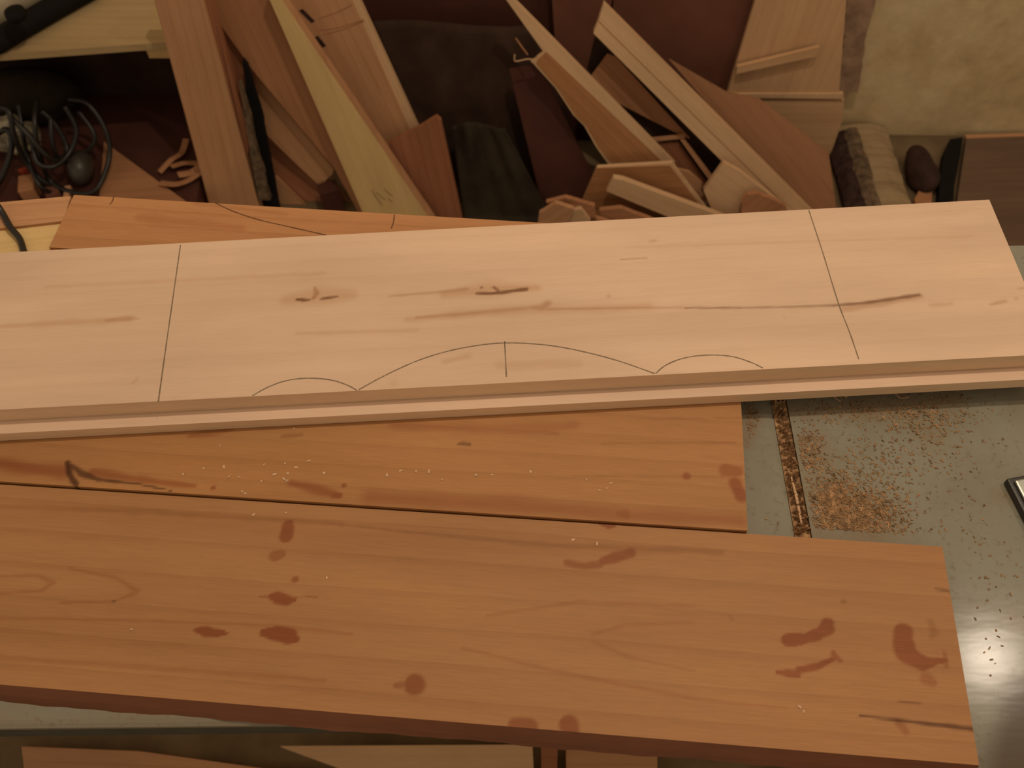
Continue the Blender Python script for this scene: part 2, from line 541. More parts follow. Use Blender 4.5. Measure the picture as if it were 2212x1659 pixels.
v, f = box(-1.24, -0.005, -0.203, -0.188, TZ - 0.085, TZ - 0.0095)
link('front_apron', v, f, M['apron'], saw)
v, f = box(0.0005, 0.0140, -0.205, 0.25, TZ - 0.030, TZ - 0.0022)
link('slot_floor', v, f, M['dust'], saw)
for lx, ly in ((-1.15, -0.17), (-1.15, 0.21), (0.85, -0.28), (0.85, 0.21)):
    v, f = box(lx - 0.02, lx + 0.02, ly - 0.02, ly + 0.02, 0.0, TZ - 0.03)
    link('leg', v, f, M['apron'], saw)

# steel guide clamp standing at the edge of the frame on the table
ca, cb = at(2178, 1030, TZ + 0.012), at(2212, 1096, TZ + 0.012)
clamp = empty('guide_clamp', (ca.x, ca.y, TZ), TA)
tag(clamp, 'dull steel guide clamp with dark sides on the saw table', 'clamp')
cang = math.atan2(cb.y - ca.y, cb.x - ca.x) - TA
cd = Vector((math.cos(cang), math.sin(cang), 0)); cn = Vector((-cd.y, cd.x, 0))
def clampbox(name, u0, u1, w0, w1, z0, z1, mat, bw=0.0015):
    vv, ff = box(u0, u1, w0, w1, z0, z1)
    vv = [(cd * p[0] + cn * p[1] + Vector((0, 0, p[2]))) for p in vv]
    return bevel(link(name, vv, ff, mat, clamp), bw)
clampbox('base_plate', 0.0, 0.075, 0.0, 0.040, 0.0004, 0.009, M['darksteel'])
clampbox('upper_jaw', 0.004, 0.072, 0.004, 0.038, 0.0092, 0.0125, M['steel'])
vv, ff = lathe([(0.004, 0.0126), (0.004, 0.020), (0.011, 0.021), (0.012, 0.026), (0.010, 0.033), (0.004, 0.034)], 16)
link('knob', [Vector(p) + cd * 0.045 + cn * 0.022 for p in vv], ff, M['rubber'], clamp, smooth=True)

# ================================================================== BOARDS ON THE TABLE
TB = 0.019                            # thickness of the two lower boards
TF = 0.016
# --- middle knotty board
mz = TZ + TB
frA, frB = at(0, 1040, TZ + TF), at(2050, 1175, TZ + TF)       # back edge of the front board
fd = (frB - frA); fd.z = 0; fd.normalize(); fn = Vector((-fd.y, fd.x, 0))
mc = at(1615, 1146, mz)
mcl = mc - fd * 1.22
mid_marks = [
    (2, 0.95, 0.7, [(145, 1000, 8), (150, 1025, 9), (165, 1047, 9)]), (2, 0.85, 0.7, [(146, 1000, 6), (175, 1022, 11), (212, 1036, 7), (300, 1046, 3), (370, 1060, 2.5)]),
    (0, 0.75, 0.9, [(0, 1000, 22), (60, 1012, 26), (135, 1020, 26)]), (0, 0.7, 0.9, [(200, 1020, 18), (300, 1036, 14), (420, 1050, 9)]),
    (0, 0.9, 0.5, [(722, 1070, 10), (732, 1071, 9)]), (0, 0.75, 0.9, [(630, 1044, 15), (690, 1058, 18), (725, 1068, 14)]), (0, 0.8, 0.5, [(460, 1054, 7)]),
    (0, 0.8, 0.5, [(743, 1049, 6)]), (0, 0.5, 0.9, [(410, 942, 9), (470, 932, 16), (500, 926, 9)]), (1, 0.6, 0.9, [(610, 943, 8), (650, 940, 10)]),
    (2, 0.6, 0.6, [(988, 960, 3), (1000, 958, 7), (1014, 960, 7)]), (0, 0.75, 0.45, [(1482, 1028, 11)]), (0, 0.65, 0.5, [(1570, 1014, 19), (1592, 1018, 17)]),
    (0, 0.85, 0.6, [(1588, 1045, 17), (1600, 1070, 18)]), (0, 0.7, 0.6, [(1335, 1110, 9), (1352, 1112, 15)]), (0, 0.5, 1.0, [(800, 1075, 30), (1100, 1090, 34), (1350, 1112, 30), (1600, 1125, 26)]),
    (0, 0.35, 1.0, [(850, 920, 20), (1180, 925, 26), (1240, 918, 18)]), (0, 0.4, 1.0, [(1180, 937, 6), (1205, 937, 6)]), (1, 0.4, 0.9, [(1380, 905, 3), (1600, 903, 3)]),
    (1, 0.4, 0.9, [(1300, 958, 4), (1590, 956, 4)]), (1, 0.35, 0.9, [(1240, 1028, 5), (1560, 1030, 4)])]
mid = plank('brown_board', mcl, mc, 0.160, TZ, TB, M['mid'], marks=mid_marks)
tag(mid, 'red-brown knotty board under the pale boards, sprinkled with light chips', 'board')
# --- board peeking out behind
bL, bR = at(160, 421, mz), at(1165, 481, mz)                    # its back edge
bd = (bR - bL); bd.z = 0; bd.normalize(); bn = Vector((-bd.y, bd.x, 0))
bw = 0.075
back = plank('brown_board', bL - bn * bw, bL - bn * bw + bd * 0.88, bw, TZ, TB, M['back'],
             marks=[(0, 0.35, 1.0, [(300, 470, 26), (520, 492, 22)]), (1, 0.35, 1.0, [(420, 440, 10), (620, 462, 10)])])
tag(back, 'orange-tan board with pencil curve peeking out behind the pale boards', 'board')
for pts in ([(246, 423), (243, 434), (237, 442)], [(455, 433), (500, 455), (560, 475), (625, 490), (705, 508)], [(852, 464), (850, 480), (845, 494)]):
    pencil(back, pts, mz, M['graphite2'], 0.0013)
# --- lower pale board, then the marked top one
lt, tt = 0.013, 0.019
pz1 = TZ + TB + 0.0003
pz2 = pz1 + lt + 0.0003
topz = pz2 + tt
fL, fR = at(0, 885, topz), at(2212, 768, topz)
pd = (fR - fL); pd.z = 0; pd.normalize(); pn = Vector((-pd.y, pd.x, 0))
bk = at(1100, 487, topz)
pw = (bk - fL).dot(pn)
ec = at(2134.8, 431.6, topz)
e2 = at(2211.6, 608, topz)
er = fL + pd * max((ec - fL).dot(pd), (e2 - fL).dot(pd))
el = fL - pd * 0.22
low = plank('pale_board', el - pn * 0.0138 + pd * 0.012, er - pn * 0.0138 + pd * 0.004, pw - 0.002, pz1, lt, M['pale2'], cell=0.02, side_mat=M['palelift'])
tag(low, 'pale planed board lying directly beneath the pencil-marked one', 'board')
pale_marks = [
    (2, 0.95, 0.7, [(640, 647, 4), (655, 648, 7), (668, 648, 4)]), (2, 0.8, 0.7, [(694, 646, 4), (711, 643, 7), (728, 641, 4)]),
    (1, 0.7, 0.8, [(680, 622, 6), (684, 634, 9), (676, 645, 7)]), (0, 0.6, 1.0, [(620, 648, 30), (690, 640, 42), (760, 636, 24)]),
    (2, 0.9, 0.7, [(1030, 634, 5), (1060, 634, 7), (1082, 632, 7), (1110, 628, 7), (1138, 625, 7)]), (2, 0.7, 0.7, [(1040, 621, 5)]), (2, 0.75, 0.7, [(1066, 620, 5), (1076, 628, 6)]),
    (0, 0.7, 1.0, [(960, 636, 18), (1060, 625, 36), (1160, 622, 20)]), (1, 0.5, 1.0, [(840, 640, 4), (940, 632, 7), (1010, 624, 8)]),
    (1, 0.6, 0.9, [(1150, 664, 7), (1172, 664, 12), (1184, 655, 13)]), (1, 0.45, 1.0, [(900, 686, 6), (1000, 678, 9), (1170, 662, 10)]), (0, 0.5, 1.0, [(880, 690, 12), (1100, 672, 22), (1400, 662, 18)]),
    (1, 0.5, 0.9, [(1180, 668, 5), (1365, 665, 4), (1600, 664, 4)]), (2, 0.55, 0.9, [(1480, 666, 3), (1600, 665, 4), (1740, 662, 5), (1812, 659, 6)]),
    (2, 0.8, 0.9, [(1800, 660, 5), (1860, 655, 7), (1920, 647, 7), (1985, 637, 8)]), (1, 0.5, 0.9, [(1820, 668, 12), (1900, 655, 16), (1990, 640, 10)]),
    (1, 0.6, 0.9, [(1340, 561, 2.5), (1396, 558, 3.5)]), (1, 0.4, 0.9, [(1315, 640, 8)]), (1, 0.4, 0.9, [(1405, 521, 6), (1416, 520, 5)]), (1, 0.35, 1.0, [(2010, 660, 9), (2055, 656, 9)]), (1, 0.5, 0.9, [(2140, 658, 7), (2172, 650, 8)]),
    (1, 0.4, 0.9, [(2200, 624, 6), (2230, 620, 6)]), (1, 0.35, 0.9, [(2195, 645, 10)]), (1, 0.4, 1.0, [(230, 692, 6), (270, 688, 12), (300, 688, 5)]), (0, 0.6, 1.0, [(0, 706, 8), (90, 700, 14), (280, 690, 14)]),
    (0, 0.45, 1.0, [(960, 782, 10), (1010, 770, 14)]), (0, 0.35, 1.0, [(1080, 790, 20), (1250, 786, 18)]), (0, 0.35, 1.0, [(850, 828, 16)]), (1, 0.3, 0.9, [(1690, 683, 3), (1698, 688, 3)]),
    (0, 0.35, 1.0, [(640, 720, 8), (900, 714, 10)]), (0, 0.3, 1.0, [(1350, 535, 5), (2100, 510, 8)]), (0, 0.3, 1.0, [(100, 620, 10), (700, 590, 10)]), (1, 0.25, 0.9, [(286, 828, 6), (296, 818, 6)])]
top = plank('pale_board', el, er, pw, pz2, tt, M['pale'], marks=pale_marks, side_mat=M['palelift'])
tag(top, 'pale planed board with pencilled scallop curve and two cross lines, topmost', 'board')
for pts in ([(390, 529), (372, 655), (357, 760), (342, 868)], [(1747, 454), (1778, 548), (1811, 655), (1836, 720), (1855, 776)],
            [(545, 855), (580, 836), (620, 822), (667, 817), (715, 821), (750, 832), (772, 844)],
            [(775, 842), (830, 812), (900, 780), (970, 758), (1040, 745), (1090, 741), (1140, 742), (1200, 748), (1270, 762), (1340, 781), (1414, 807)],
            [(1416, 807), (1440, 788), (1480, 773), (1530, 767), (1580, 770), (1620, 782), (1648, 795)], [(1090, 737), (1092, 775), (1094, 814)]):
    pencil(top, pts, topz, M['graphite'], 0.0011)

# --- front board
fz = TZ + TF
fc2 = at(2120, 1653, fz)
q0, q1 = at(0, 1471, fz), at(2115, 1653, fz)
fw = ((frA - q0).dot(fn) + (frB - q1).dot(fn)) / 2
fright = q1
fleft = q1 - fd * 1.15
front_marks = [
    (0, 0.85, 0.35, [(626, 1132, 9), (622, 1140, 16), (617, 1158, 15)]), (0, 0.6, 0.35, [(596, 1201, 14), (606, 1198, 13)]), (0, 0.75, 0.4, [(638, 1251, 9)]),
    (0, 0.95, 0.4, [(586, 1289, 7), (600, 1292, 14), (622, 1296, 14), (636, 1296, 6)]), (0, 0.6, 0.6, [(560, 1288, 3), (685, 1290, 2.5)]),
    (0, 0.95, 0.4, [(424, 1361, 6), (445, 1365, 12), (466, 1367, 10), (490, 1368, 4)]), (0, 1.0, 0.35, [(570, 1366, 9), (596, 1368, 20), (622, 1376, 19), (638, 1380, 10)]),
    (0, 0.9, 0.5, [(1298, 1130, 6), (1316, 1134, 10), (1328, 1137, 5)]), (0, 0.8, 0.5, [(1300, 1212, 9), (1330, 1204, 14), (1362, 1196, 15)]), (0, 0.7, 0.6, [(1225, 1216, 9), (1262, 1222, 11), (1298, 1218, 9)]),
    (0, 0.9, 0.3, [(1703, 1384, 16), (1735, 1380, 11), (1765, 1370, 12), (1787, 1354, 15)]), (0, 0.9, 0.3, [(1790, 1346, 13)]),
    (0, 0.85, 0.5, [(1680, 1452, 6), (1700, 1454, 10), (1722, 1456, 8)]), (0, 0.9, 0.5, [(1725, 1447, 8), (1748, 1443, 10), (1770, 1438, 7), (1800, 1424, 6)]), (0, 0.75, 0.5, [(1799, 1408, 6), (1803, 1420, 9), (1816, 1427, 4)]),
    (0, 0.85, 0.3, [(1951, 1363, 20), (1953, 1385, 21), (1960, 1412, 22), (1990, 1430, 18), (2008, 1430, 10), (2042, 1426, 5)]), (0, 0.5, 0.5, [(2040, 1410, 5), (2044, 1440, 5)]),
    (1, 0.45, 0.8, [(2010, 1345, 10), (2018, 1365, 12), (2012, 1378, 7)]), (0, 0.45, 0.5, [(2002, 1466, 17), (2012, 1474, 13)]),
    (2, 0.9, 0.9, [(1858, 1546, 2), (1940, 1556, 5), (2030, 1566, 6), (2120, 1577, 8)]), (2, 0.5, 0.9, [(1980, 1562, 4), (2118, 1572, 7)]), (2, 0.6, 0.8, [(2020, 1272, 3), (2046, 1276, 4), (2072, 1286, 5)]), (2, 0.5, 0.8, [(1940, 1514, 2), (1990, 1521, 3)]),
    (0, 0.5, 0.7, [(1940, 1562, 9), (1956, 1578, 10)]), (1, 0.6, 0.6, [(1823, 1300, 7)]), (1, 0.5, 0.9, [(1575, 1330, 3), (1582, 1338, 4)]),
    (0, 0.85, 0.35, [(893, 1477, 23)]), (0, 0.6, 0.6, [(855, 1481, 7), (875, 1478, 8)]), (0, 0.8, 0.5, [(1110, 1566, 16), (1145, 1568, 18)]), (0, 0.85, 0.4, [(1226, 1565, 20), (1232, 1580, 18)]),
    (1, 0.45, 1.0, [(0, 1094, 9), (300, 1105, 12), (740, 1132, 8)]), (1, 0.55, 1.0, [(600, 1118, 3), (860, 1147, 5), (1000, 1160, 6), (1190, 1178, 10), (1400, 1186, 14), (1560, 1192, 10)]), (1, 0.5, 0.8, [(738, 1134, 8)]),
    (0, 0.4, 1.0, [(0, 1245, 4), (80, 1243, 6), (116, 1258, 9), (90, 1276, 6), (0, 1282, 5)]), (0, 0.4, 1.0, [(150, 1228, 4), (250, 1248, 6), (298, 1278, 9), (250, 1298, 5), (130, 1302, 4)]),
    (2, 0.7, 0.7, [(246, 1298, 4)]), (0, 0.35, 1.0, [(0, 1335, 5), (300, 1340, 5), (600, 1352, 7), (760, 1370, 6)]), (0, 0.3, 1.0, [(1050, 1330, 5), (1250, 1300, 6), (1500, 1310, 5)]),
    (0, 0.3, 1.0, [(1000, 1400, 6), (1200, 1450, 7), (1500, 1510, 6), (1700, 1530, 4)]), (0, 0.28, 1.0, [(1280, 1370, 5), (1350, 1350, 6), (1500, 1345, 4)]), (0, 0.28, 1.0, [(1280, 1385, 5), (1360, 1420, 6), (1500, 1450, 4)]),
    (0, 0.3, 1.0, [(0, 1420, 8), (300, 1440, 9), (700, 1470, 7)]), (2, 0.5, 0.8, [(2050, 1184, 8), (2056, 1196, 7)])]
front = plank('brown_board', fleft, fright, fw - 0.0015, TZ, TF, M['front'], marks=front_marks, flare=0.0100, wane=0.0006, side_mat=M['waney_shade'])
tag(front, 'wide orange-brown board spotted with dark red stains along the table front', 'board')

# ================================================================== SAWDUST AND CHIPS
def flakes(name, spots, mat, smin, smax, seed, z, label, cat, curl=0.35):
    random.seed(seed)
    V, F = [], []
    for (x, y) in spots:
        p = at(x, y, z)
        L, W = random.uniform(smin, smax), random.uniform(smin, smax) * 0.5
        an = random.uniform(0, math.tau)
        d, n = Vector((math.cos(an), math.sin(an), 0)) * L * 0.5, Vector((-math.sin(an), math.cos(an), 0)) * W * 0.5
        h = L * curl * random.random()
        e = Vector((0, 0, 0.0001)); k = len(V); h2 = Vector((0, 0, h)); th = Vector((0, 0, 0.0004))
        V += [p - d - n + e, p - d + n + e + h2 * 0.4, p + n + h2 + e, p - n * 1.2 + e, p + d - n * 0.6 + e, p + d + n * 0.7 + e + h2 * 0.6]
        V += [v + th for v in V[k:k + 6]]
        F += [(k + 6, k + 9, k + 8, k + 7), (k + 9, k + 10, k + 11, k + 8), (k, k + 1, k + 2, k + 3), (k + 3, k + 2, k + 5, k + 4),
              (k, k + 3, k + 9, k + 6), (k + 3, k + 4, k + 10, k + 9), (k + 1, k + 7, k + 8, k + 2), (k + 2, k + 8, k + 11, k + 5)]
    o = link(name, V, F, mat)
    return tag(o, label, cat, kind='stuff')

random.seed(3)
sp = []
def cloud(n, cx, cy, sx, sy):
    for _ in range(int(n * 3.2)):
        sp.append((random.gauss(cx, sx), random.gauss(cy, sy)))
cloud(330, 1800, 1085, 26, 32); cloud(430, 1870, 1110, 48, 36); cloud(110, 1745, 975, 18, 30); cloud(120, 1780, 1150, 50, 18)
cloud(90, 1880, 890, 110, 14); cloud(80, 2010, 905, 50, 26); cloud(40, 1960, 960, 90, 40); cloud(60, 1900, 1000, 60, 30)
cloud(30, 2060, 1080, 70, 90); cloud(8, 2150, 1300, 40, 90); cloud(26, 1622, 900, 10, 26); cloud(3, 2130, 1400, 20, 60)
ok = []
for x, y in sp:
    w = TI @ at(x, y, TZ)
    if (0.018 < w.x < 0.9 or w.x < -0.012) and x < 2230:
        lineb = 1170 + (x - 2050) * 0.066 - 10
        if y > 862 - (x - 1600) * 0.05 and (y < lineb or x > 2085 + (y - 1250) * 0.163) and x > 1612 and not (x > 2150 and 1000 < y < 1130):
            ok.append((x, y))
flakes('sawdust', ok, M['dust'], 0.0008, 0.0030, 5, TZ, 'brown sawdust and shavings scattered on the green saw table', 'sawdust')
random.seed(8)
sl = []
for i in range(260):
    y = random.uniform(865, 1150)
    w0 = Vector((random.uniform(0.0015, 0.013), 0, 0))
    a_ = TI @ at(1663 + (y - 877) * 0.19, y, TZ)
    wpos = TM @ Vector((w0.x, a_.y, 0))
    sl.append(wpos)
V, F = [], []
for p in sl:
    s = random.uniform(0.0012, 0.003)
    q = Vector((p.x, p.y, TZ - 0.0021))
    k = len(V)
    d = Vector((random.uniform(-s, s), random.uniform(-s, s), random.uniform(0, s)))
    V += [q + Vector((-s, -s * 0.6, 0)), q + Vector((s, -s * 0.5, 0)), q + Vector((0, s, 0)), q + Vector((0, 0, s * 1.6)) + d * 0.5]
    F += [(k, k + 2, k + 1), (k, k + 1, k + 3), (k + 1, k + 2, k + 3), (k + 2, k, k + 3)]
tag(link('slot_dust', V, F, M['dust']), 'sawdust packed in the narrow slot of the saw table', 'sawdust', kind='stuff')
# splinter lying in the slot
p0, p1 = at(1709, 1030, TZ + 0.0005), at(1732, 1133, TZ - 0.0005)
V, F = tube([p0, p0.lerp(p1, 0.4) + Vector((0.0004, 0, 0.0006)), p1], [0.0007, 0.0014, 0.0010], 6)
tag(link('wood_splinter', V, F, M['chip']), 'thin pale wood splinter lying in the table slot', 'splinter')

chips = [(635, 926), (475, 963), (667, 996), (616, 1001), (484, 1009), (396, 1025), (494, 1031), (517, 1031), (593, 1025), (614, 1035), (620, 1039), (565, 1040),
         (523, 1062), (530, 1066), (571, 1004), (622, 1023), (866, 1017), (836, 1026), (899, 1018), (927, 1019), (955, 1036), (1028, 1027), (1063, 1026), (1146, 1019),
         (1267, 1036), (1295, 1059), (1311, 1055), (1320, 1044), (1193, 1093), (545, 1115), (1160, 1090), (700, 1022), (640, 1010), (440, 1012)]
flakes('wood_chips', [c for c in chips if c[1] < 1075], M['chip'], 0.0018, 0.0042, 4, mz, 'tiny light wood chips sprinkled on the red-brown knotty board', 'wood chips', 0.2)
flakes('wood_chips', [(548, 1112), (618, 1108), (1238, 1166), (1290, 1175), (284, 1360), (1727, 1527), (1736, 1537), (706, 1248)], M['chip'], 0.0022, 0.004, 9, fz,
       'a few light wood specks on the stained front board', 'wood chips', 0.1)
for i, (x, y) in enumerate(((1817, 856), (1950, 849))):
    p = at(x, y, TZ + 0.004)
    pts = [p + Vector((0.006 * math.cos(t * 2.2 + i), 0.006 * math.sin(t * 2.2 + i), 0.002 * t - 0.003)) for t in (0, 0.5, 1, 1.5, 2)]
    V, F = tube(smoothline(pts, 4), 0.0011, 6, 0.35)
    tag(link('wood_shaving', V, F, M['chip']), ('curled pale shaving in the pale boards\' shade, nearer the slot', 'curled pale shaving in the pale boards\' shade, farther from the slot')[i], 'shaving', 'shavings beside the pale boards')

# ================================================================== STORAGE RACK AND CLUTTER (back left)
rack = empty('storage_rack', wpt(-1.2, 1.6), math.atan(-BG))
tag(rack, 'low plywood storage rack with dark inside against the wall', 'rack')
RI = rack.matrix_world.inverted()
rack_y = -BG
def rackslab(name, x0, x1, y0, y1, z0, z1, mat):
    P = []
    for z in (z0, z1):
        for (x, y) in ((x0, y0), (x1, y0), (x1, y1), (x0, y1)):
            P.append(RI @ Vector((x, y - BG * x, z)))
    return link(name, P, [(0, 3, 2, 1), (4, 5, 6, 7), (0, 1, 5, 4), (1, 2, 6, 5), (2, 3, 7, 6), (3, 0, 4, 7)], mat, rack)
SZ = 0.42
sf = at(175, 112, SZ); sfy = sf.y + BG * sf.x
sR = at(352, 95, SZ).x
ga, gb = at(0, 117, SZ), at(350, 92, SZ)
gd = (gb - ga); gd.z = 0; gd.normalize()
g0 = ga - gd * 0.75
pl_ = [g0, gb + gd * 0.015, wpt(gb.x + 0.04, 1.765), wpt(g0.x, 1.765)]
P8 = [RI @ Vector((p.x, p.y, z_)) for z_ in (SZ - 0.016, SZ) for p in pl_]
link('upper_shelf', P8, [(0, 3, 2, 1), (4, 5, 6, 7), (0, 1, 5, 4), (1, 2, 6, 5), (2, 3, 7, 6), (3, 0, 4, 7)], M['shelfply'], rack)
LZ = 0.12
xE = at(425, 430, LZ).x
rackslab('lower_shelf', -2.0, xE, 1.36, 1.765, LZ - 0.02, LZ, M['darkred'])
rackslab('shade_panel', -2.0, sR + 0.02, 1.745, 1.765, LZ + 0.001, SZ - 0.019, M['blackbrown'])  # dark panel added to blacken the shaded space under the shelf
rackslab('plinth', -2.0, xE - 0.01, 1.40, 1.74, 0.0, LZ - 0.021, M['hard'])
cl = at(335, 122, SZ - 0.03)
rackslab('cleat', sR - 0.045, sR + 0.015, gb.y + BG * gb.x + 0.004, gb.y + BG * gb.x + 0.05, SZ - 0.042, SZ - 0.0185, M['yellow'])
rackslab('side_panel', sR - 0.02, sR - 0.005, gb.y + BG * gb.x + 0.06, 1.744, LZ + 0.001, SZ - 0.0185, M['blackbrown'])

# machine on the shelf: casing, knob, black hose
tool = empty('power_tool', at(20, 60, SZ))
tag(tool, 'worn grey power tool with black knob lying on the plywood shelf', 'power tool')
TLI = tool.matrix_world.inverted()
c0, c1 = at(-60, 40, SZ + 0.0435), at(90, -40, SZ + 0.0435)
ww = tool.matrix_world.translation
bpy.context.view_layer.update()
TLI = tool.matrix_world.inverted()
V, F = tube([c0, c0.lerp(c1, 0.3), c0.lerp(c1, 0.7), c1], [0.03, 0.042, 0.042, 0.034], 16)
link('casing', [TLI @ v for v in V], F, M['casing'], tool, smooth=True)
kc = at(34, 30, SZ + 0.092)
V, F = lathe([(0.012, -0.012), (0.019, -0.008), (0.021, 0.0), (0.019, 0.008), (0.010, 0.012)], 18)
link('knob', [TLI @ (Vector(p) + kc) for p in V], F, M['rubber'], tool, smooth=True)
h0, h1 = at(-40, 110, SZ + 0.024), at(200, -30, SZ + 0.024)
V, F = tube(smoothline([h0, h0.lerp(h1, 0.5) + Vector((0, 0.004, 0)), h1], 6), 0.023, 14)
tag(link('black_tube', V, F, M['rubber'], smooth=True), 'thick black tube lying slanted across the plywood shelf', 'tube')

# clutter on the lower shelf
def lump(name, c, r, mat, label, cat, seed=1, bumps=0.3, sub=20, sq=(1, 1, 1), group=None, smooth=True, freq=3.0):
    random.seed(seed)
    ph = [(Vector((random.gauss(0, 1), random.gauss(0, 1), random.gauss(0, 1))).normalized(), random.uniform(0, 6), random.uniform(0.5, 1.4)) for _ in range(9)]
    V, F = [], []
    nu, nv = sub, sub // 2
    for j in range(nv + 1):
        for i in range(nu):
            a_, b_ = 2 * math.pi * i / nu, math.pi * j / nv
            d = Vector((math.cos(a_) * math.sin(b_), math.sin(a_) * math.sin(b_), math.cos(b_)))
            k = 1 + bumps * sum(math.sin(d.dot(w_) * freq * q + p_) for w_, p_, q in ph) / 4
            V.append(Vector((d.x * r * k * sq[0], d.y * r * k * sq[1], d.z * r * k * sq[2])))
    zmin = min(v_.z for v_ in V)
    for j in range(nv):
        for i in range(nu):
            F.append((j * nu + i, (j + 1) * nu + i, (j + 1) * nu + (i + 1) % nu, j * nu + (i + 1) % nu))
    o = link(name, [v_ - Vector((0, 0, zmin)) for v_ in V], F, mat, smooth=smooth)
    o.location = c
    return tag(o, label, cat, group)

lump('filler_bundle', at(110, 262, LZ), 0.075, M['blackfill'], 'black bundle added to fill the shade behind the cable tangle', 'bundle', 8, 0.25, 28, (1.7, 0.6, 0.8))  # filler lump added for the blackness of the shelf cavity
lump('plastic_bag', at(55, 322, LZ) , 0.040, M['bag'], 'crumpled clear plastic bag among cables on the lower shelf', 'bag', 4, 0.5, 40, (1.3, 0.9, 0.95), smooth=False, freq=7)
o = lump('charger', at(190, 385, LZ), 0.034, M['greyplastic'], 'rounded dark grey plastic charger beside the cable tangle', 'charger', 2, 0.08, 24, (0.8, 1.25, 1.0))
random.seed(21)
def cable(pts, r, label, group=None, cat='cable', mat='cable'):
    V, F = tube(smoothline(pts, 7), r, 8)
    return tag(link('power_cable', V, F, M[mat], smooth=True), label, cat, group)
def A(x, y, dz=0.0):
    return at(x, y, LZ + 0.006 + dz * 1.5)
cable([A(-30, 240, .10), A(15, 235, .13), A(30, 290, .10), A(55, 350, .05), A(95, 392, .02), A(128, 405, .0)], 0.0062, 'thick dark cable hanging in front of the plastic bag', 'cables on the lower shelf')
cable([A(80, 215, .12), A(75, 270, .11), A(85, 330, .07), A(105, 385, .02), A(145, 412, .01), A(205, 412, .012), A(236, 340, .03), A(228, 280, .06), A(190, 225, .09), A(150, 215, .09)], 0.0055, 'longest dark cable looping around the grey charger', 'cables on the lower shelf')
cable([A(20, 250, .12), A(60, 290, .10), A(100, 335, .07), A(130, 345, .05), A(145, 320, .05), A(120, 270, .08), A(90, 240, .10)], 0.0058, 'dark cable coiled tightly over the plastic bag', 'cables on the lower shelf')
cable([A(40, 225, .11), A(48, 280, .09), A(60, 340, .05), A(85, 400, .03), A(120, 420, .0)], 0.005, 'dark cable drooping from the black filler bundle', 'cables on the lower shelf')
cable([A(140, 230, .10), A(165, 280, .07), A(150, 330, .05), A(115, 360, .05), A(80, 350, .06), A(70, 300, .08)], 0.0055, 'dark cable ring between plastic bag and charger', 'cables on the lower shelf')
cable([A(-20, 300, .06), A(15, 280, .08), A(25, 320, .06), A(0, 390, .03), A(-30, 420, .0)], 0.0065, 'dark cable bent at the far end of the lower shelf clutter', 'cables on the lower shelf')
cable([A(110, 255, .10), A(112, 300, .08), A(125, 340, .05), A(160, 350, .02), A(205, 300, .05), A(170, 240, .08)], 0.0050, 'thin dark cable curling above the grey charger', 'cables on the lower shelf')
# small wood blocks and a red bit
def block(name, px, py, sx, sy, sz, rz, mat, label, cat, zb=LZ, group=None, bw=0.001):
    v_, f_ = box(-sx / 2, sx / 2, -sy / 2, sy / 2, 0, sz)
    o_ = bevel(link(name, v_, f_, mat), bw)
    p = at(px, py, zb)
    o_.location = (p.x, p.y, zb + 0.0006)
    o_.rotation_euler = (0, 0, rz)
    return tag(o_, label, cat, group)
block('wood_block', 72, 418, 0.035, 0.05, 0.035, 0.2, M['tan2'], 'small brown wood block in front of the cable tangle', 'block')
block('wood_block', 152, 432, 0.013, 0.05, 0.02, 0.1, M['tan'], 'narrow light wood block beside the charger', 'block')
block('wire_connector', 58, 372, 0.028, 0.010, 0.012, 0.5, M['redbit'], 'small red plastic connector among the cables', 'connector')
block('hardboard_scrap', 120, 425, 0.03, 0.03, 0.022, 0.4, M['hard'], 'dark reddish scrap block among the shelf clutter', 'block')
# triangle built for a lit patch of the shelf, and shavings
T3 = [at(228, 312, LZ), at(455, 478, LZ), at(215, 470, LZ)]
c3 = sum(T3, Vector()) / 3
V = [p - c3 for p in T3] + [p - c3 + Vector((0, 0, 0.008)) for p in T3]
o = link('lit_triangle', V, [(0, 1, 2), (5, 4, 3), (0, 3, 4, 1), (1, 4, 5, 2), (2, 5, 3, 0)], M['tan2'])
o.location = c3 + Vector((0, 0, 0.0006))
tag(o, 'brown triangle standing in for a lit patch of the lower rack shelf', 'offcut')
for i, pts in enumerate(([(345, 372), (370, 345), (392, 330), (402, 300)], [(370, 360), (400, 352), (430, 355), (415, 372), (385, 378)], [(345, 395), (380, 398), (410, 388), (434, 372)])):
    P = [at(x, y, LZ + 0.012 + 0.010 * ((k + i) % 2)) for k, (x, y) in enumerate(pts)]
    V, F = tube(smoothline(P, 6), 0.0085, 6, 0.18)
    tag(link('wood_shaving', V, F, M['tan2']), ('upright hooked wood shaving against the wide plank', 'looped wood shaving lying on the other shavings', 'low flat wood shaving touching the lit triangle')[i], 'shaving', 'shavings on the lower rack shelf')

